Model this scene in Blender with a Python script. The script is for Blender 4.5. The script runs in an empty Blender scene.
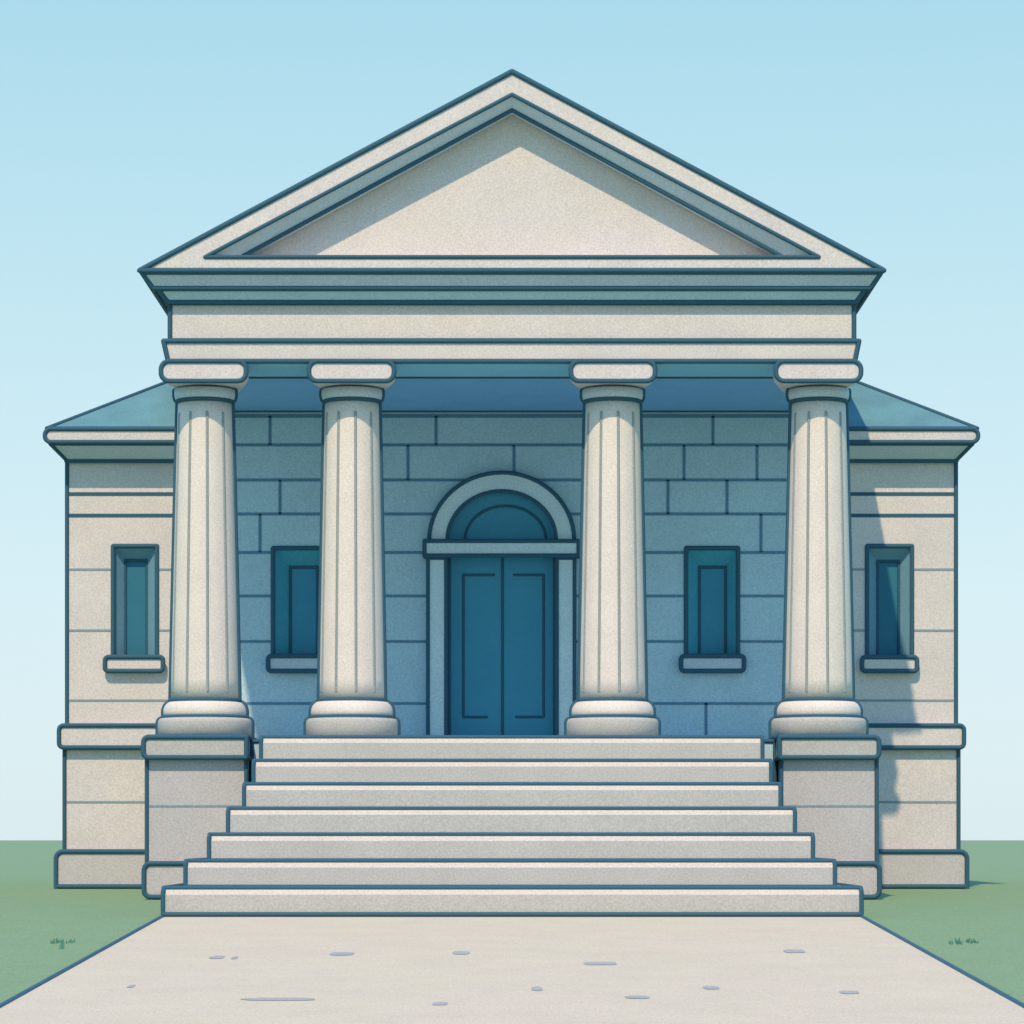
import bpy, bmesh, math, random
from mathutils import Vector
random.seed(7)
R = math.radians
F = 3087.0          # focal length in pixels of a 1024 px wide picture
HC = 0.6            # eye height above the foot of the steps
def X(px, d): return (px - 512.0) * d / F
def Z(py, d): return HC + (840.0 - py) * d / F
def PX(n, d=28.2): return n * d / F

scene = bpy.context.scene
COL = scene.collection

# ------------------------------------------------------------------ materials
def s2l(c):
    out = []
    for v in c:
        v /= 255.0
        out.append(v / 12.92 if v <= 0.04045 else ((v + 0.055) / 1.055) ** 2.4)
    return out

def mat(name, col, rough=0.9, grain=0.23, mott=0.05, specks=0.0, bump=0.25, gscale=70.0, tint=None, metal=0.0, spec=0.25):
    m = bpy.data.materials.new(name); m.use_nodes = True
    nt = m.node_tree; N = nt.nodes; L = nt.links
    b = N['Principled BSDF']
    b.inputs['Roughness'].default_value = rough
    b.inputs['Specular IOR Level'].default_value = spec
    tc = N.new('ShaderNodeTexCoord')
    g = N.new('ShaderNodeTexNoise'); g.inputs['Scale'].default_value = gscale; g.inputs['Detail'].default_value = 3
    g.inputs['Roughness'].default_value = 0.7
    L.new(tc.outputs['Object'], g.inputs['Vector'])
    w = N.new('ShaderNodeTexNoise'); w.inputs['Scale'].default_value = 2.3; w.inputs['Detail'].default_value = 6
    L.new(tc.outputs['Object'], w.inputs['Vector'])
    def rng(src, amt):
        r = N.new('ShaderNodeMapRange')
        r.inputs['From Min'].default_value = 0.25; r.inputs['From Max'].default_value = 0.75
        r.inputs['To Min'].default_value = 1 - amt; r.inputs['To Max'].default_value = 1 + amt
        L.new(src, r.inputs['Value']); return r.outputs['Result']
    mul = N.new('ShaderNodeMath'); mul.operation = 'MULTIPLY'
    L.new(rng(g.outputs['Fac'], grain), mul.inputs[0]); L.new(rng(w.outputs['Fac'], mott), mul.inputs[1])
    val = mul.outputs[0]
    if specks:
        s = N.new('ShaderNodeTexNoise'); s.inputs['Scale'].default_value = 17; s.inputs['Detail'].default_value = 4
        L.new(tc.outputs['Object'], s.inputs['Vector'])
        r = N.new('ShaderNodeMapRange'); r.inputs['From Min'].default_value = 0.70; r.inputs['From Max'].default_value = 0.78
        r.inputs['To Min'].default_value = 1; r.inputs['To Max'].default_value = 1 - specks
        L.new(s.outputs['Fac'], r.inputs['Value'])
        m2 = N.new('ShaderNodeMath'); m2.operation = 'MULTIPLY'
        L.new(val, m2.inputs[0]); L.new(r.outputs['Result'], m2.inputs[1]); val = m2.outputs[0]
    base = N.new('ShaderNodeRGB'); base.outputs[0].default_value = (*col, 1)
    src = base.outputs[0]
    if tint:
        mx = N.new('ShaderNodeMix'); mx.data_type = 'RGBA'
        w2 = N.new('ShaderNodeTexNoise'); w2.inputs['Scale'].default_value = 1.3; w2.inputs['Detail'].default_value = 8
        L.new(tc.outputs['Object'], w2.inputs['Vector'])
        rr = N.new('ShaderNodeMapRange'); rr.inputs['From Min'].default_value = .4; rr.inputs['From Max'].default_value = .62
        L.new(w2.outputs['Fac'], rr.inputs['Value']); L.new(rr.outputs['Result'], mx.inputs['Factor'])
        L.new(src, mx.inputs['A']); mx.inputs['B'].default_value = (*tint, 1); src = mx.outputs['Result']
    vm = N.new('ShaderNodeVectorMath'); vm.operation = 'SCALE'
    L.new(src, vm.inputs[0]); L.new(val, vm.inputs['Scale'])
    L.new(vm.outputs[0], b.inputs['Base Color'])
    if bump:
        bp = N.new('ShaderNodeBump'); bp.inputs['Strength'].default_value = bump; bp.inputs['Distance'].default_value = 0.004
        L.new(g.outputs['Fac'], bp.inputs['Height']); L.new(bp.outputs[0], b.inputs['Normal'])
    return m

M = {}
M['cream']  = mat('cream_limestone', (0.615, 0.60, 0.585), specks=.22, tint=(.60, .59, .60))
M['shaft']  = mat('column_limestone', (0.67, 0.645, 0.605), specks=.06, grain=.2)
M['step']   = mat('step_stone', (0.435, 0.455, 0.44), specks=.12)
M['nose']   = mat('sunlit_step_edge', (0.56, 0.53, 0.48))  # paler colour stands for sun caught on the step chamfers
M['grey']   = mat('grey_base_stone', (0.475, 0.48, 0.50), specks=.10)
M['shaded']  = mat('shade_blue_stone', (0.43, 0.62, 0.71), specks=.14)  # blue of the shade put into porch wall, floor and bed moulding
M['sill']   = mat('shade_tinted_pale_stone', (0.50, 0.60, 0.68))  # bluish tint carries the shade on mouldings and porch sills
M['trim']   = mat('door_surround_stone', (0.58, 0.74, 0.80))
M['line']   = mat('dark_blue_edge', (0.034, 0.112, 0.172), rough=.8, grain=.12, mott=.03, bump=0)
M['joint']  = mat('blue_mortar', (0.11, 0.25, 0.36), rough=.9, bump=0)
M['jlight'] = mat('grey_blue_mortar', (0.22, 0.31, 0.36), rough=.9, bump=0)
M['flute']  = mat('grey_flute_line', (0.27, 0.33, 0.345), rough=.9, bump=0)
M['teal']   = mat('teal_paint', (0.026, 0.17, 0.27), rough=.6, grain=.1)
M['frame']  = mat('window_reveal_blue', (0.15, 0.32, 0.43), rough=.7)
M['pframe'] = mat('porch_window_teal', (0.055, 0.34, 0.46), rough=.7)
M['doorp']  = mat('door_paint', (0.050, 0.28, 0.42), rough=.6, grain=.1)
M['soffit'] = mat('soffit_shade_blue', (0.24, 0.58, 0.78), rough=.8)  # shade under the beam, given as a blue base colour
M['ceil']   = mat('ceiling_shade_blue', (0.20, 0.46, 0.78), rough=.8)  # deeper blue paints in the shade of the porch ceiling
M['roof']   = mat('teal_roof', (0.115, 0.275, 0.31), rough=.85, mott=.16)
M['path']   = mat('pale_path', (0.60, 0.545, 0.40), grain=.24, mott=.04, tint=(.60, .535, .405))
M['mark']   = mat('path_scuff', (0.36, 0.39, 0.38), bump=0)
M['lawn']   = mat('mown_lawn', (0.205, 0.325, 0.170), grain=.30, mott=.03, gscale=55, tint=(.20, .325, .176), bump=.4)
M['blade']  = mat('grass_blade', (0.09, 0.26, 0.20), bump=0)
M['edge']   = mat('path_edge_blue', (0.04, 0.125, 0.18), bump=0)

# ------------------------------------------------------------------ mesh helper
class MB:
    def __init__(s): s.bm = bmesh.new(); s.mats = []
    def mi(s, m):
        if m not in s.mats: s.mats.append(m)
        return s.mats.index(m)
    def solid(s, verts, faces, m, lines=True, r=2.3, ang=28, smooth=False, skip=None):
        t = bmesh.new()
        vs = [t.verts.new(v) for v in verts]
        for f in faces: t.faces.new([vs[i] for i in f])
        bmesh.ops.recalc_face_normals(t, faces=t.faces)
        t.edges.ensure_lookup_table()
        segs = []
        if lines:
            for e in t.edges:
                if len(e.link_faces) == 2 and e.calc_face_angle(0) > R(ang):
                    a, b = e.verts[0].co.copy(), e.verts[1].co.copy()
                    if skip and skip(a, b): continue
                    segs.append((a, b))
        s.merge(t, m, smooth)
        if segs: s.tubes(segs, r)
    def merge(s, t, m, smooth=False):
        k = s.mi(m); mp = {}
        for v in t.verts: mp[v] = s.bm.verts.new(v.co)
        for f in t.faces:
            try: g = s.bm.faces.new([mp[v] for v in f.verts])
            except ValueError: continue
            g.material_index = k; g.smooth = smooth
        t.free()
    def tubes(s, segs, r=2.3, m=None, d=None, n=8):
        m = m or M['line']; k = s.mi(m)
        pts = {}
        for a, b in segs:
            a = Vector(a); b = Vector(b)
            rr = PX(r*1.03, 28.2)
            ax = (b - a)
            if ax.length < 1e-5: continue
            ax.normalize()
            up = Vector((0, 0, 1)) if abs(ax.z) < .9 else Vector((0, 1, 0))
            u = ax.cross(up).normalized(); v = ax.cross(u)
            r0 = [s.bm.verts.new(a + (u * math.cos(2*math.pi*i/n) + v * math.sin(2*math.pi*i/n)) * rr) for i in range(n)]
            r1 = [s.bm.verts.new(b + (u * math.cos(2*math.pi*i/n) + v * math.sin(2*math.pi*i/n)) * rr) for i in range(n)]
            for i in range(n):
                f = s.bm.faces.new([r0[i], r0[(i+1) % n], r1[(i+1) % n], r1[i]]); f.material_index = k; f.smooth = True
            for p in (a, b): pts[(round(p.x, 4), round(p.y, 4), round(p.z, 4))] = (p, rr)
        for p, rr in pts.values():
            q = bmesh.ops.create_icosphere(s.bm, subdivisions=1, radius=rr * 1.03)
            for v in q['verts']:
                v.co += p
                for f in v.link_faces: f.material_index = k; f.smooth = True
    def path(s, pts, r=2.3, closed=False, m=None):
        segs = [(pts[i], pts[i+1]) for i in range(len(pts)-1)]
        if closed: segs.append((pts[-1], pts[0]))
        s.tubes(segs, r, m)
    def box(s, x0, x1, y0, y1, z0, z1, m, lines=True, r=2.3, skip=None):
        v = [(x0,y0,z0),(x1,y0,z0),(x1,y1,z0),(x0,y1,z0),(x0,y0,z1),(x1,y0,z1),(x1,y1,z1),(x0,y1,z1)]
        f = [(0,3,2,1),(4,5,6,7),(0,1,5,4),(1,2,6,5),(2,3,7,6),(3,0,4,7)]
        s.solid(v, f, m, lines, r, skip=skip)
    def pbox(s, px0, px1, py0, py1, d0, d1, m, lines=True, r=2.3, skip=None):
        s.box(X(px0,d0), X(px1,d0), d0, d1, Z(py1,d0), Z(py0,d0), m, lines, r, skip)
    def frustum(s, top, zt, bot, zb, m, lines=True, r=2.3, skip=None):   # top/bot = x0,x1,y0,y1
        v = [(bot[0],bot[2],zb),(bot[1],bot[2],zb),(bot[1],bot[3],zb),(bot[0],bot[3],zb),
             (top[0],top[2],zt),(top[1],top[2],zt),(top[1],top[3],zt),(top[0],top[3],zt)]
        f = [(0,3,2,1),(4,5,6,7),(0,1,5,4),(1,2,6,5),(2,3,7,6),(3,0,4,7)]
        s.solid(v, f, m, lines, r, skip=skip)
    def prism(s, pts, d0, d1, m, lines=True, r=2.3, ang=28, skip=None):   # pts in world x,z
        n = len(pts)
        v = [(x, d0, z) for x, z in pts] + [(x, d1, z) for x, z in pts]
        f = [tuple(range(n)), tuple(range(2*n-1, n-1, -1))] + [(i, (i+1) % n, n+(i+1) % n, n+i) for i in range(n)]
        s.solid(v, f, m, lines, r, ang, skip=skip)
    def lathe(s, cx, cy, prof, m, seg=56, caps=True, smooth=True):
        t = bmesh.new(); rings = []
        for r, z in prof:
            rings.append([t.verts.new((cx + r*math.sin(2*math.pi*i/seg), cy - r*math.cos(2*math.pi*i/seg), z)) for i in range(seg)])
        for a, b in zip(rings, rings[1:]):
            for i in range(seg): t.faces.new([a[i], a[(i+1) % seg], b[(i+1) % seg], b[i]])
        if caps: t.faces.new(rings[0]); t.faces.new(rings[-1])
        bmesh.ops.recalc_face_normals(t, faces=t.faces)
        s.merge(t, m, smooth)
    def ring(s, cx, cy, r, z, w=2.3, seg=48, m=None):
        s.path([(cx + r*math.sin(2*math.pi*i/seg), cy - r*math.cos(2*math.pi*i/seg), z) for i in range(seg)], w, True, m)
    def build(s, name, parent=None, origin=None, **props):
        xs = [v.co for v in s.bm.verts]
        lo = Vector((min(v.x for v in xs), min(v.y for v in xs), min(v.z for v in xs)))
        hi = Vector((max(v.x for v in xs), max(v.y for v in xs), max(v.z for v in xs)))
        o = Vector(origin) if origin else Vector(((lo.x+hi.x)/2, (lo.y+hi.y)/2, lo.z))
        for v in s.bm.verts: v.co -= o
        me = bpy.data.meshes.new(name); s.bm.to_mesh(me); s.bm.free()
        for m in s.mats: me.materials.append(m)
        ob = bpy.data.objects.new(name, me); COL.objects.link(ob)
        ob['_w'] = tuple(o)
        link(ob, parent, o)
        for k, v in props.items(): ob[k] = v
        return ob

WORLD = {}
def link(ob, parent, o):
    WORLD[ob.name] = Vector(o)
    if parent:
        ob.parent = parent; ob.location = Vector(o) - WORLD[parent.name]
    else: ob.location = o
    if '_w' in ob: del ob['_w']
def empty(name, loc, label, cat):
    o = bpy.data.objects.new(name, None); COL.objects.link(o); o.empty_display_size = .3
    link(o, None, loc); o['label'] = label; o['category'] = cat
    return o

def rrect(x0, x1, z0, z1, r, seg=5, corners=(1,1,1,1)):    # bl, br, tr, tl
    out = []
    for (cx, cz, a0, on) in ((x0+r, z0+r, 180, corners[0]), (x1-r, z0+r, 270, corners[1]), (x1-r, z1-r, 0, corners[2]), (x0+r, z1-r, 90, corners[3])):
        if on:
            for i in range(seg+1):
                a = R(a0 + 90*i/seg); out.append((cx + r*math.cos(a), cz + r*math.sin(a)))
        else:
            sx = -1 if cx < (x0+x1)/2 else 1; sz = -1 if cz < (z0+z1)/2 else 1
            out.append((x0 if sx < 0 else x1, z0 if sz < 0 else z1))
    return out

# ------------------------------------------------------------------ ground
D_STEP = 24.0; D_PED = 28.1; D_WALL = 31.35; D_ENT = 28.2; D_BACK = 37.8
GW = Z(888, D_WALL)
def g(y):
    if y < 0: return .038 * (0 - D_STEP)
    if y < D_STEP: return .038 * (y - D_STEP)
    if y < D_WALL: return GW * (y - D_STEP) / (D_WALL - D_STEP)
    return GW
b = MB(); k = b.mi(M['lawn'])
ys = [-60, 0, 24, 31.35, 60, 200, 4500]; xs = [-4000, -60, -12, -3, 3, 12, 60, 4000]
gr = [[b.bm.verts.new((x, y, g(y) - .006)) for x in xs] for y in ys]
for j in range(len(ys)-1):
    for i in range(len(xs)-1): b.bm.faces.new([gr[j][i], gr[j][i+1], gr[j+1][i+1], gr[j+1][i]]).material_index = k
b.build('lawn', origin=(0,0,0), kind='structure')

def dground(py):     # distance at which the sloping ground in front of the steps has picture row py
    q = py - 840
    return (HC + .038*D_STEP) / (q/F + .038)
b = MB(); k = b.mi(M['path'])
hw = X(862, D_STEP)
gr = [[b.bm.verts.new((x, y, g(y) + .004)) for x in (-hw, hw)] for y in (-12, 0, D_STEP+.06)]
for j in range(2): b.bm.faces.new([gr[j][0], gr[j][1], gr[j+1][1], gr[j+1][0]]).material_index = k
for sx in (-1, 1): b.path([(sx*hw, -12, g(-1)), (sx*hw, 0, g(0)), (sx*hw, D_STEP+.02, 0)], 2.0, m=M['edge'])
k = b.mi(M['mark'])
marks = [(217,958,15,3.4),(234.5,958.5,6,3),(342,954.5,25,3.4),(279,1000,76,3),(461,953.5,18,3.6),(600,964,34,3.6),
         (440,1004.5,16,3.4),(537,989.5,11,4.4),(637,998,26,3),(711,988.5,17,3.4),(794,951.8,22,3.6),(849,993,20,3.4),(131,987,7,3)]
for (px, py, w, h) in marks:
    d = dground(py); cx = X(px, d); hx = PX(w/2, d); d0, d1 = dground(py+h/2), dground(py-h/2); cy = (d0+d1)/2; hy = (d1-d0)/2
    vs = []
    for i in range(14):
        a = 2*math.pi*i/14; c, s_ = math.cos(a), math.sin(a)
        xx = cx + hx * (abs(c)**.6) * (1 if c > 0 else -1) * random.uniform(.93, 1.03); yy = cy + hy * (abs(s_)**.7) * (1 if s_ > 0 else -1) * random.uniform(.8, 1.05)
        vs.append(b.bm.verts.new((xx, yy, g(yy) + .0055)))
    b.bm.faces.new(vs).material_index = k
b.build('path', origin=(0,0,0), kind='structure')

def tuft(name, clumps, label):
    b = MB(); k = b.mi(M['blade'])
    for (px, py, w, h) in clumps:
        d = dground(py)
        for i in range(max(6, int(w*2.2))):
            x = X(px + random.uniform(-w/2, w/2), d); y = d + random.uniform(-.09, .09)
            hh = PX(h, d) * random.uniform(.55, 1.1); t = random.uniform(-.35, .35); ww = .007
            z0 = g(y) - .008; a = random.uniform(0, 3.14)
            cx, cy = ww*math.cos(a), ww*math.sin(a)
            p0 = b.bm.verts.new((x-cx, y-cy, z0)); p1 = b.bm.verts.new((x+cx, y+cy, z0))
            p2 = b.bm.verts.new((x+cx*.7+t*hh*.5, y+cy*.7, z0+hh*.6)); p3 = b.bm.verts.new((x-cx*.7+t*hh*.5, y-cy*.7, z0+hh*.6))
            p4 = b.bm.verts.new((x+t*hh, y, z0+hh))
            b.bm.faces.new([p0,p1,p2,p3]).material_index = k; b.bm.faces.new([p3,p2,p4]).material_index = k
    return b.build(name, label=label, category='grass tuft')
tuft('grass_tuft', [(57.5,942,12,4.5),(62,948,4,8),(71,942,5,5)], 'small dark grass tuft on the lawn left of the path')
tuft('grass_tuft', [(950.5,943,3,6),(959,943,6,7),(972,942,10,5)], 'small dark grass tuft on the lawn right of the path')

# ------------------------------------------------------------------ building
bld = empty('temple_building', (0, 29, GW), 'pale stone temple building with four columns, a plain pediment and a teal double door', 'building')
mx = lambda p: 1023.0 - p

# main block behind the front wall
b = MB()
xl, xr = X(66, D_WALL), X(957, D_WALL)
b.box(xl, xr, D_WALL+.31, D_BACK-.2, .05, Z(459, D_WALL), M['cream'], lines=False)
b.path([(xl, D_BACK-.2, .1), (xl, D_BACK-.2, Z(459, D_WALL))], 2.2); b.path([(xr, D_BACK-.2, .1), (xr, D_BACK-.2, Z(459, D_WALL))], 2.2)
b.build('main_wall', bld)

def wall(name, x0, x1, y0, y1, holes, m, joints, jm, jr=1.3, edgeline=None):
    b = MB(); D = D_WALL
    xs = sorted({x0, x1, *[h[0] for h in holes], *[h[1] for h in holes]}); zs = sorted({y0, y1, *[h[2] for h in holes], *[h[3] for h in holes]})
    for i in range(len(xs)-1):
        for j in range(len(zs)-1):
            cx, cy = (xs[i]+xs[i+1])/2, (zs[j]+zs[j+1])/2
            if any(h[0] < cx < h[1] and h[2] < cy < h[3] for h in holes): continue
            b.pbox(xs[i], xs[i+1], zs[j], zs[j+1], D, D+.3, m, lines=False)
    def strip(a0, a1, c0, c1, jm):
        b.box(X(a0,D), X(a1,D), D-.004, D+.01, Z(c1,D), Z(c0,D), jm, lines=False)
    for jt in joints:
        a, c, e, v = jt[:4]; w = jt[4] if len(jt) > 4 else jr; mm = jt[5] if len(jt) > 5 else jm
        if v == 'h':     # y=a, from x=c to x=e, cut by the holes
            spans = [(c, e)]
            for h in holes:
                if h[2]-1 < a < h[3]+1:
                    ns = []
                    for (p, q) in spans:
                        if h[1] <= p or h[0] >= q: ns.append((p, q)); continue
                        if h[0] > p: ns.append((p, h[0]))
                        if h[1] < q: ns.append((h[1], q))
                    spans = ns
            for p, q in spans: strip(p, q, a-w, a+w, mm)
        else: strip(a-w, a+w, c, e, mm)
    if edgeline:
        b.path([(X(edgeline, D), D, Z(y1, D)), (X(edgeline, D), D, Z(y0, D))], 2.3)
    return b.build(name, bld)

def window(px0, px1, py0, py1, ix0, ix1, iy0, sx0, sx1, sy0, sy1, fm, sm, label=None, pm='teal'):
    D = D_WALL; DI = D + .13
    o = [(X(px0,D), D-.001, Z(py1,D)), (X(px0,D), D-.001, Z(py0,D)), (X(px1,D), D-.001, Z(py0,D)), (X(px1,D), D-.001, Z(py1,D))]
    i_ = [(X(ix0,DI), DI, Z(py1,D)), (X(ix0,DI), DI, Z(iy0,DI)), (X(ix1,DI), DI, Z(iy0,DI)), (X(ix1,DI), DI, Z(py1,D))]
    b = MB(); k = b.mi(fm)
    vo = [b.bm.verts.new(p) for p in o]; vi = [b.bm.verts.new(p) for p in i_]
    for j in range(4): b.bm.faces.new([vo[j], vo[(j+1)%4], vi[(j+1)%4], vi[j]]).material_index = k
    b.path(o, 2.5, True); b.path(i_, 1.9, True)
    w = b.build('window', bld)
    if label: w['label'] = label
    b = MB(); b.box(X(ix0,DI)-.01, X(ix1,DI)+.01, DI+.005, DI+.03, Z(py1,D)-.01, Z(iy0,DI)+.01, M[pm], lines=False); b.build('window_pane', w)
    b = MB(); DS = D - .07
    b.prism(rrect(X(sx0,DS), X(sx1,DS), Z(sy1,DS), Z(sy0,DS), .035), DS, D+.05, sm, r=2.6); b.build('window_sill', w)

# wing walls
WB = 723
for side in (0, 1):
    f = (lambda p: p) if not side else mx
    def q(a, c): return (a, c) if a < c else (c, a)
    x0, x1 = q(f(66), f(205)); hx0, hx1 = (113, 157) if not side else (867, 912)
    J = [(494, x0, x1, 'h', 1.8, M['line']), (515.5, x0, x1, 'h', 1.8, M['line']), (569.5, x0, x1, 'h'), (630.5, x0, x1, 'h'), (700.5, x0, x1, 'h')]
    wall('wing_wall', x0, x1, 459, WB+4, [(hx0, hx1, 546, 657)], M['cream'], J, M['jlight'], 1.1, edgeline=f(67))
    if not side: window(113,157,546,657, 125,147,560, 105,163,657,671, M['frame'], M['cream'])
    else: window(867,912,546,657, 877,899,561, 862,917,657,671, M['frame'], M['cream'])
    # lower wing body
    b = MB(); D = D_WALL - .03
    a0, a1 = q(f(64.5), f(205))
    b.pbox(a0, a1, 748, 852, D, D_BACK-.15, M['cream'])
    c0, c1 = q(f(64.5), f(205)); b.box(X(c0,D), X(c1,D), D-.004, D+.01, Z(803.2,D), Z(801,D), M['jlight'], lines=False)
    b.build('wing_podium', bld)
    b = MB(); D = D_WALL - .10; a0, a1 = q(f(59), f(205))
    b.prism(rrect(X(a0,D), X(a1,D), Z(747.5,D), Z(725.5,D), .045, corners=(1,0,0,1) if not side else (0,1,1,0)), D, D_BACK-.08, M['cream'], r=2.5)
    b.build('belt_course', bld)
    b = MB(); D = D_WALL - .12; a0, a1 = q(f(56), f(205))
    b.prism(rrect(X(a0,D), X(a1,D), -.05, Z(851.5,D), .07, corners=(0,0,0,1) if not side else (0,0,1,0)), D, D_BACK-.05, M['grey'], r=2.6)
    D2 = D - .002
    b.path([(X(a0,D), D, Z(886.5,D)), (X(a1,D), D, Z(886.5,D))], 2.6)
    b.build('plinth', bld)
    # eaves cornice
    b = MB(); D = 31.03; a0, a1 = q(f(44.8), f(196))
    b.prism(rrect(X(a0,D), X(a1,D), Z(442,D), Z(429,D), .06, corners=(1,0,0,1) if not side else (0,1,1,0)), D, D_BACK+.1, M['cream'], r=2.4)
    zt, zb = Z(443,D), Z(460.5, D_WALL-.05)
    b.build('eaves_cornice', bld)
    b = MB()
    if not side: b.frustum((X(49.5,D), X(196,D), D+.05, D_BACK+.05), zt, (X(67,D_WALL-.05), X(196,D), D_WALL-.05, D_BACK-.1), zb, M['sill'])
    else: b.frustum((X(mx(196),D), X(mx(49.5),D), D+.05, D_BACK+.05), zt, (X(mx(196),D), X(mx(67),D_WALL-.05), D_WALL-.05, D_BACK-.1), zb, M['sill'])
    u0, u1 = q(f(66), f(196)); dm = D_WALL-.055
    b.path([(X(u0,dm), dm, zb-.005), (X(u1,dm), dm, zb-.005)], 2.3)
    b.build('eaves_moulding', bld)

# porch wall (ashlar, with the blue of the porch shade in its colour)
rows = [(416, 1.8), (445, 1.5), (480, 1.5), (514, 1.5), (552.5, 1.5), (596, 1.4), (641.5, 1.4), (703.5, 1.4)]
J = [(y, 206, 817, 'h', w) for y, w in rows]
for x, a, c in [(270,416,445),(436,416,445),(713,416,445),(408,445,480),(514,445,480),(684,445,480),(757,445,480),
                (280,480,514),(668,480,514),(727,480,514),(260,514,552),(761,514,552),(706,703,740),(245,596,641),(405,703,740)]:
    if (x, a) in ((245,596),(405,703)): continue
    J.append((x, a, c, 'v', 1.5))
wall('porch_wall', 205, 818, 366, 748, [(273,326,548,658),(686,738,548,658),(447.5,555.5,557,748)], M['shaded'], J, M['joint'])
window(273,326,548,658, 290,318,567, 268,331,656,671, M['pframe'], M['sill'], pm='doorp')
window(686,738,548,658, 699,726,567, 681,744,656,671, M['pframe'], M['sill'], pm='doorp')

# door
D = D_WALL
b = MB(); DF = D - .09
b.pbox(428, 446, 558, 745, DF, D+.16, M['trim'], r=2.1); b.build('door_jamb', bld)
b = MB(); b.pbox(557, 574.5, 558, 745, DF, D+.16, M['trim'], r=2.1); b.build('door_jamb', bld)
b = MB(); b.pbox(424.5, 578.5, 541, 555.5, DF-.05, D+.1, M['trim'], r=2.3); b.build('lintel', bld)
def arc(cx, cy, rx, ry, d, n=30):
    return [(X(cx - rx*math.cos(math.pi*i/n), d), Z(cy - ry*math.sin(math.pi*i/n), d)) for i in range(n+1)]
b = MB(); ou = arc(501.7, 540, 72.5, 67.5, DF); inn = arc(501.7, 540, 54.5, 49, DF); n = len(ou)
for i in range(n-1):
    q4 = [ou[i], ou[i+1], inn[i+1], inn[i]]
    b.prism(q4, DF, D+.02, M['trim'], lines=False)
b.path([(x, DF, z) for x, z in ou], 2.3); b.path([(x, DF, z) for x, z in inn], 2.1)
b.build('arch', bld)
b = MB(); b.prism(arc(501.7, 540, 54, 48.5, D-.01), D-.01, D+.02, M['doorp'], lines=False)
DL = D - .012
b.path([(x, DL, z) for x, z in arc(505.5, 540, 40.5, 34, DL)], 1.5); b.build('fanlight', bld)
DD = D + .06
for side, (a0, a1) in enumerate(((448.5, 502.2), (502.2, 556))):
    b = MB(); b.pbox(a0-1, a1+1 if side else a1, 557, 748, DD, DD+.07, M['doorp'], lines=False)
    e = DD - .001
    if not side:
        for pts in ([(494,575),(463.5,575),(463.5,717),(487,717)],): b.path([(X(x,e), e, Z(y,e)) for x, y in pts], 1.4)
        b.path([(X(502.5,e), e, Z(558,e)), (X(502.5,e), e, Z(745,e))], 1.5)
        b.path([(X(449.5,e), e, Z(558,e)), (X(449.5,e), e, Z(745,e))], 1.8)
    else:
        b.path([(X(x,e), e, Z(y,e)) for x, y in [(514,575),(543.5,575),(543.5,717),(516,717)]], 1.4)
        b.path([(X(554.5,e), e, Z(558,e)), (X(554.5,e), e, Z(745,e))], 1.8)
    b.build('door_leaf', bld)

# porch floor between the pedestals
ZF = Z(737, 27.3)
b = MB(); xi0, xi1 = X(247.5, D_PED), X(779.5, D_PED)
b.box(xi0+.012, xi1-.012, 28.45, D_WALL+.02, .05, ZF, M['shaded'], lines=True, r=2.0)
b.build('porch_floor', bld)

# pedestals
for side in (0, 1):
    x0, x1 = (146, 246.5) if not side else (780.5, 877)
    b = MB(); D = D_PED
    b.pbox(x0+.8, x1-.3, 757, 866, D+.05, D_WALL-.05, M['grey'], r=2.1)
    b.box(X(x0+1,D), X(x1-.5,D), D+.046, D+.06, Z(807,D), Z(805,D), M['jlight'], lines=False)
    pd = b.build('pedestal', bld)
    b = MB(); c = (143.5, 246.5) if not side else (779.5, 879)
    b.prism(rrect(X(c[0],D-.02), X(c[1],D-.02), Z(757.5,D-.02), Z(737,D-.02), .045, corners=(1,0,0,1) if not side else (0,1,1,0)), D-.02, D_WALL-.08, M['step'], r=2.5)
    b.build('pedestal_cap', pd)
    b = MB(); c = (144, 246) if not side else (781, 879.5)
    b.prism(rrect(X(c[0],D-.02), X(c[1],D-.02), Z(897,D), Z(863.5,D), .06, corners=(1,0,0,1) if not side else (0,1,1,0)), D-.02, D_WALL-.11, M['grey'], r=2.5)
    b.build('pedestal_base', pd)

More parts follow.
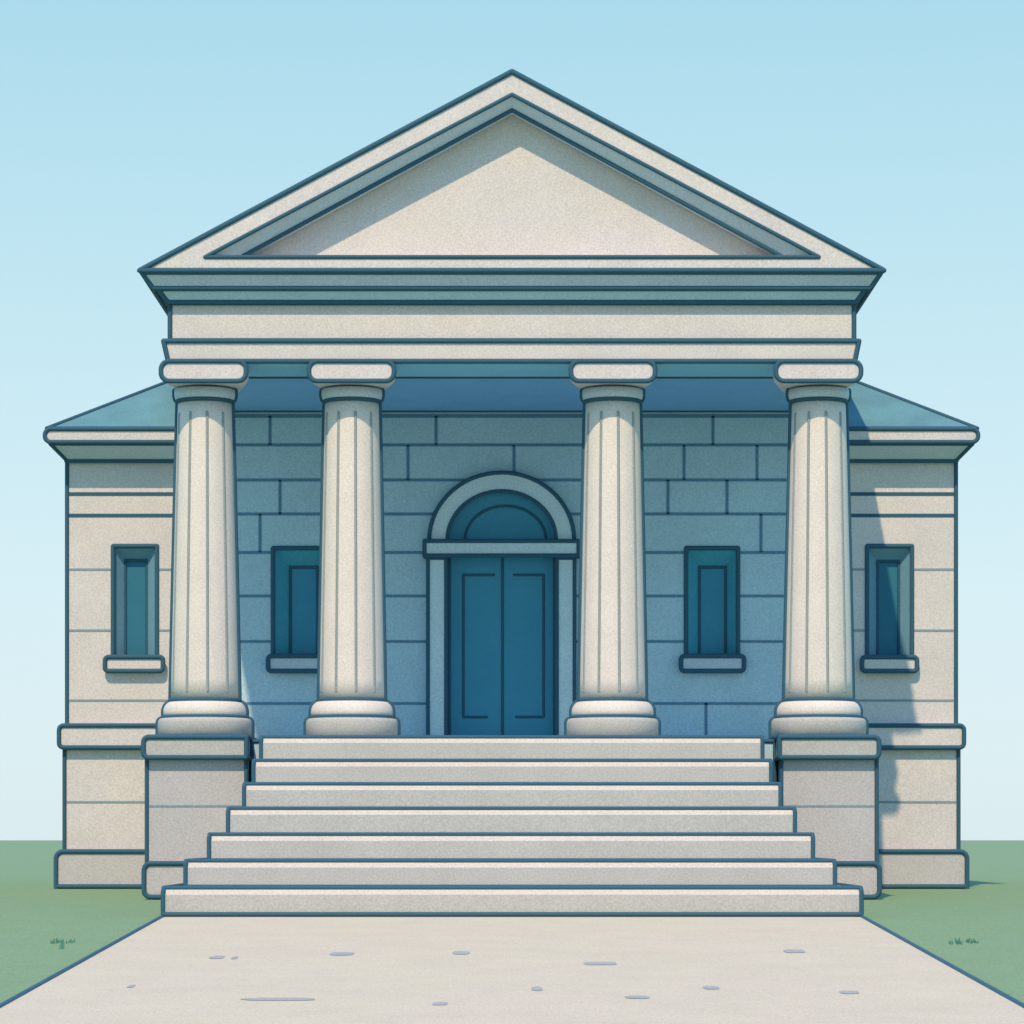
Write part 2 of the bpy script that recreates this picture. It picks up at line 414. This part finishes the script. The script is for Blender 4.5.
# columns
ZS = Z(361, 28.15)                     # underside of the architrave
def column(cx, hb_lo, hb_up, s_bot, s_top, ech, aba, zfoot, top_off=0):
    DC = 28.60; c = X(cx, DC); df = 28.2
    ct = X(cx + top_off, DC)
    z_b0 = zfoot; z_b1 = Z(716.5, 28.18); z_b2 = Z(699, 28.21); z_t = Z(398, 28.33); z_e = Z(383.5, 28.16)
    p = lambda n: n * DC / F
    # shaft with a slight taper and shallow arrises
    b = MB(); rb, rt = p(s_bot), p(s_top); prof = []
    for i in range(15):
        t = i/14; r = rb + (rt-rb)*(t*.9 + .1*t*t); prof.append((r, z_b2 + (z_t - z_b2)*t))
    b.lathe(c, DC, prof, M['shaft'])
    def rad(z):
        t = (z - z_b2)/(z_t - z_b2); return rb + (rt-rb)*(t*.9 + .1*t*t)
    for sgn in (-1, 1):
        b.path([(c + sgn*(rad(z)), DC - .002, z) for z in [z_b2 + (z_t-z_b2)*i/8 for i in range(9)]], 2.8)
    z0, z1 = Z(691, 28.25), Z(411, 28.3)
    for j in range(10):
        az = R(-26 + j*36)
        if abs(math.sin(az)) > .985: continue
        b.path([(c + rad(z)*math.sin(az)*.992, DC - rad(z)*math.cos(az)*.992, z) for z in [z0 + (z1-z0)*i/6 for i in range(7)]], 1.45, m=M['flute'])
    b.ring(c, DC, rb+.004, z_b2, 2.2); b.ring(c, DC, rt+.004, z_t, 2.3)
    col = b.build('column', bld)
    # base: two drums with rounded shoulders
    b = MB(); r1, r2 = p(hb_lo), p(hb_up); rd = .045
    pr = [(r1, z_b0), (r1, z_b1-rd)] + [(r1 - rd*(1-math.cos(R(a))), z_b1 - rd + rd*math.sin(R(a))) for a in (22, 45, 67, 90)]
    b.lathe(c, DC, pr, M['step'])
    rd = .10; h2 = z_b2 - z_b1
    pu = [(r2, z_b1), (r2, z_b2-rd)] + [(r2 - rd*(1-math.cos(R(a))), z_b2 - rd + rd*math.sin(R(a))) for a in (15, 30, 45, 60, 75, 90)]
    b.lathe(c, DC, pu, M['shaft'])
    for sgn in (-1, 1):
        b.path([(c + sgn*r, DC, z) for r, z in pr[:-1] + pu], 2.6)
    b.ring(c, DC, r2+.004, z_b1+.004, 2.2); b.ring(c, DC, r1, z_b0+.012, 2.2)
    b.build('column_base', col)
    # capital: echinus drum and pillow-edged abacus
    b = MB(); re = p(ech)
    pe = [(re*.90, z_t), (re*.97, z_t+.02), (re, z_t+.05), (re, z_e)]
    b.lathe(c, DC, pe, M['sill'])
    for sgn in (-1, 1): b.path([(c + sgn*r, DC, z) for r, z in pe], 2.4)
    a0, a1 = aba; da = 28.13
    pr = rrect(X(a0+1,da), X(a1-1,da), Z(381,da), ZS-.004, .075, seg=6); n = len(pr); mid = (X(a0,da)+X(a1,da))/2
    vs = [(x, da, z) for x, z in pr] + [(x, 28.44, z) for x, z in pr] + [(mid + (x-mid)*.74, 28.88, z) for x, z in pr]
    fs = [tuple(range(n)), tuple(range(3*n-1, 2*n-1, -1))] + [(k*n+i, k*n+(i+1) % n, (k+1)*n+(i+1) % n, (k+1)*n+i) for k in (0, 1) for i in range(n)]
    b.solid(vs, fs, M['cream'], lines=False)
    b.path([(x, da, z) for x, z in pr], 2.4, True)
    b.build('capital', col)
column(205, 47, 41.5, 34, 27, 30.5, (160, 247), Z(737, D_PED)-.002)
column(352, 46, 41, 32.6, 27, 30.5, (308, 395), ZF+.002, 0)
column(612.5, 46, 41, 33, 27, 30.5, (570, 656), ZF+.002, 0)
column(818.5, 47.5, 42, 34, 27, 30.5, (775, 862), Z(737, D_PED)-.002)

# entablature
b = MB(); D = 28.15
zt, zb = Z(341, D), ZS
b.frustum((X(163.5,D), X(859,D), D, D_WALL+.3), zt, (X(168,D), X(855,D), D+.01, D_WALL+.3), zb, M['cream'], r=2.5)
b.build('architrave', bld)
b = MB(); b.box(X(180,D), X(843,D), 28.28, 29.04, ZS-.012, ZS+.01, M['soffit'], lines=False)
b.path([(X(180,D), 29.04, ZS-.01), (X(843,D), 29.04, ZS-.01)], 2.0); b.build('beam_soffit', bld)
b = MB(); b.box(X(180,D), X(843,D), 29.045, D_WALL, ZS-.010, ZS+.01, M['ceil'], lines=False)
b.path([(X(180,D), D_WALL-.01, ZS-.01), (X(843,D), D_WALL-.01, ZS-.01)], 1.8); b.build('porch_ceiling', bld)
b = MB(); D = D_ENT; b.pbox(170, 854, 303, 340.5, D, D_WALL+.3, M['cream'], r=2.4); b.build('frieze', bld)
b = MB()
z0, z1, z2 = Z(272, 27.97), Z(287.5, 28.02), Z(301.5, 28.12)
b.frustum((X(141.5,27.97), X(881.5,27.97), 27.97, D_WALL+.3), z0-.004, (X(153,28.04), X(870.5,28.04), 28.05, D_WALL+.3), z1, M['sill'], r=2.3); b.build('cornice_moulding', bld)
b = MB()
b.frustum((X(158,28.07), X(865.5,28.07), 28.07, D_WALL+.3), z1-.004, (X(168,28.14), X(856,28.14), 28.14, D_WALL+.3), z2, M['shaded'], r=2.3); b.build('bed_moulding', bld)

# pediment: raking frame, sloped inner moulding, tympanum
D = 27.95
O = [(139.5, 270.5), (512, 71.5), (884, 270.5)]; I = [(205, 257), (512, 94.5), (819, 257)]
Ow = [(X(x,D), Z(y,D)) for x, y in O]; Iw = [(X(x,D), Z(y,D)) for x, y in I]
b = MB(); DB = 28.245
vs = [(x, D, z) for x, z in Ow] + [(x, D, z) for x, z in Iw] + [(x, DB, z) for x, z in Ow] + [(x, DB, z) for x, z in Iw]
fs = []
for i in range(3):
    j = (i+1) % 3
    fs += [(i, j, 3+j, 3+i), (6+j, 6+i, 9+i, 9+j), (i, 6+i, 6+j, j), (3+i, 3+j, 9+j, 9+i)]
b.solid(vs, fs, M['cream'], lines=False)
b.path([(x, D, z) for x, z in Ow], 2.7, True); b.path([(x, D, z) for x, z in Iw], 2.0, True)
ped = b.build('pediment', bld)
b = MB(); k = b.mi(M['sill']); D2 = 28.06
I2 = [(x, D, z) for x, z in Iw[:2]] + [(Iw[2][0], D, Iw[2][1])]
J2 = [(X(243,D2), D2, Z(256,D2)), (X(512,D2), D2, Z(110,D2)), (X(781,D2), D2, Z(256,D2))]
J3 = [(X(243,D2), DB, Z(256,D2)), (X(512,D2), DB, Z(110,D2)), (X(781,D2), DB, Z(256,D2))]
va = [b.bm.verts.new(p) for p in I2]; vb = [b.bm.verts.new(p) for p in J2]; vc = [b.bm.verts.new(p) for p in J3]
for i in (0, 1):
    b.bm.faces.new([va[i], va[i+1], vb[i+1], vb[i]]).material_index = k
    b.bm.faces.new([vb[i], vb[i+1], vc[i+1], vc[i]]).material_index = k
b.path(J2, 2.3); b.build('raking_moulding', ped)
b = MB(); b.prism([(X(175,DB), Z(264,DB)), (X(848,DB), Z(264,DB)), (X(512,DB), Z(86,DB))], DB+.01, DB+.06, M['cream'], lines=False); b.build('tympanum', ped)

# roofs
b = MB(); D = DB + .06
pts = [(X(141,27.95), Z(269,27.95)), (X(883,27.95), Z(269,27.95)), (X(512,27.95), Z(71.3,27.95))]
b.prism(pts, D, 35.5, M['roof'], lines=True, r=2.2); b.build('gable_roof', bld)
D = 31.06; zE = Z(428, 31.03); ex = 4.68; hr = 2.3; b = MB()
def hip_piece(cuts):
    t = bmesh.new()
    bot = [(-ex, D), (ex, D), (ex, D_BACK+.1), (-ex, D_BACK+.1)]; top = [(-ex+hr, D+hr), (ex-hr, D+hr), (ex-hr, D_BACK-2.2), (-ex+hr, D_BACK-2.2)]
    vb = [t.verts.new((x, y, zE)) for x, y in bot]; vt = [t.verts.new((x, y, zE + hr*.575)) for x, y in top]
    t.faces.new(vb); t.faces.new(vt)
    for i in range(4): t.faces.new([vb[i], vb[(i+1) % 4], vt[(i+1) % 4], vt[i]])
    for co, no in cuts:
        bmesh.ops.bisect_plane(t, geom=t.verts[:]+t.edges[:]+t.faces[:], plane_co=co, plane_no=no, clear_outer=True)
        bmesh.ops.holes_fill(t, edges=[e for e in t.edges if e.is_boundary])
    bmesh.ops.recalc_face_normals(t, faces=t.faces)
    b.merge(t, M['roof'])
hip_piece([((-3.12,0,0), (1,0,0))]); hip_piece([((3.12,0,0), (-1,0,0))])
hip_piece([((-3.12,0,0), (-1,0,0)), ((3.12,0,0), (1,0,0)), ((0,31.66,0), (0,-1,0))])
for sx in (-1, 1):
    b.path([(sx*3.12, D, zE), (sx*ex, D, zE), (sx*(ex-hr), D+hr, zE+hr*.575)], 2.3)
    b.path([(sx*ex, D, zE), (sx*ex, D_BACK+.1, zE), (sx*(ex-hr), D_BACK-2.2, zE+hr*.575)], 2.3)
b.build('hip_roof', bld)

# ------------------------------------------------------------------ staircase
st = empty('stone_staircase', (0, 26, 0.0), 'broad flight of seven pale stone steps rising from the path to the porch', 'staircase')
ex = [(162, 862.5, 888, 918), (184.5, 836, 861, 888), (208, 814, 834.5, 861), (227, 796, 808.5, 834.5), (243, 781.5, 784, 808.5), (252.5, 772, 760.5, 784), (260, 763.5, 737, 760.5)]
zprev = -.06
for i, (x0, x1, yt, yb) in enumerate(ex):
    d = D_STEP + .55*i; zt = Z(yt, d); zb = zprev
    xa, xb = X(x0+1, d), X(x1-1, d); cd, ch = .05, .052
    db = 28.06 if i < 6 else 28.44
    b = MB()
    v = [(xa,d,zb),(xb,d,zb),(xb,d,zt-ch),(xa,d,zt-ch),(xa,d+cd,zt),(xb,d+cd,zt),(xa,db,zb),(xb,db,zb),(xb,db,zt),(xa,db,zt)]
    f = [(0,1,2,3),(3,2,5,4),(4,5,8,9),(0,6,7,1),(6,9,8,7),(0,3,4,9,6),(1,7,8,5,2)]
    b.solid(v, f, M['step'], lines=False)
    kn = b.mi(M['nose']); b.bm.faces.ensure_lookup_table(); b.bm.faces[1].material_index = kn
    zl = zb if i else .022
    b.path([(xa,d,zl),(xa,d,zt-ch*.6),(xa,d+cd,zt),(xb,d+cd,zt),(xb,d,zt-ch*.6),(xb,d,zl)], 1.95)
    b.path([(xa,d-.004,zl),(xb,d-.004,zl)], 1.95)
    b.path([(xa,d+cd,zt),(xa,db-.05,zt)], 1.95); b.path([(xb,d+cd,zt),(xb,db-.05,zt)], 1.95)
    b.build('step', st)
    zprev = zt + .0005

# ------------------------------------------------------------------ light, sky, camera
EL, AZ = R(50), R(13)           # sun height, and how far to the left of the viewer's back
sv = Vector((-math.sin(AZ)*math.cos(EL), -math.cos(AZ)*math.cos(EL), math.sin(EL)))
sd = bpy.data.lights.new('sun', 'SUN'); sd.energy = 3.85; sd.angle = R(.7); sd.color = (1.0, .73, .47)
so = bpy.data.objects.new('sun', sd); COL.objects.link(so); so.rotation_euler = sv.to_track_quat('Z', 'Y').to_euler(); so.location = (-8, -20, 30)
w = bpy.data.worlds.new('World'); scene.world = w; w.use_nodes = True
nt = w.node_tree; N = nt.nodes; L = nt.links; bg = N['Background']
sky = N.new('ShaderNodeTexSky'); sky.sky_type = 'NISHITA'; sky.sun_disc = False
sky.sun_elevation = EL; sky.sun_rotation = math.atan2(sv.x, sv.y); sky.air_density = 1.0; sky.dust_density = .6; sky.ozone_density = 1.5
# the measured sky is blended with a hazier, cyan-tinted gradient that depends on elevation only
tc = N.new('ShaderNodeTexCoord'); sp = N.new('ShaderNodeSeparateXYZ'); L.new(tc.outputs['Generated'], sp.inputs[0])
cr = N.new('ShaderNodeValToRGB'); L.new(sp.outputs['Z'], cr.inputs['Fac'])
stops = [(0.0, (.72, .86, .91)), (.08, (.69, .87, .93)), (.16, (.58, .83, .91)), (.265, (.42, .73, .86)), (.42, (.27, .62, 1.04)), (1.0, (.17, .50, 1.25))]
cr.color_ramp.elements[0].position = 0; cr.color_ramp.elements[0].color = (*stops[0][1], 1)
cr.color_ramp.elements[1].position = 1; cr.color_ramp.elements[1].color = (*stops[-1][1], 1)
for p, c in stops[1:-1]:
    e = cr.color_ramp.elements.new(p); e.color = (*c, 1)
sc = N.new('ShaderNodeVectorMath'); sc.operation = 'SCALE'; sc.inputs['Scale'].default_value = 1/.12
L.new(cr.outputs['Color'], sc.inputs[0])
mxs = N.new('ShaderNodeMix'); mxs.data_type = 'RGBA'; mxs.inputs['Factor'].default_value = .92
L.new(sky.outputs[0], mxs.inputs['A']); L.new(sc.outputs[0], mxs.inputs['B'])
L.new(mxs.outputs['Result'], bg.inputs['Color']); bg.inputs['Strength'].default_value = .12

cd = bpy.data.cameras.new('camera'); cam = bpy.data.objects.new('camera', cd); COL.objects.link(cam)
cam.location = (0, 0, HC); cam.rotation_euler = (R(90), 0, 0)
cd.sensor_width = 36; cd.lens = 36*F/1024; cd.shift_y = 328/1024; cd.clip_start = .1; cd.clip_end = 9000
scene.camera = cam
scene.view_settings.view_transform = 'Standard'; scene.view_settings.look = 'None'
scene.view_settings.exposure = 0; scene.view_settings.gamma = 1
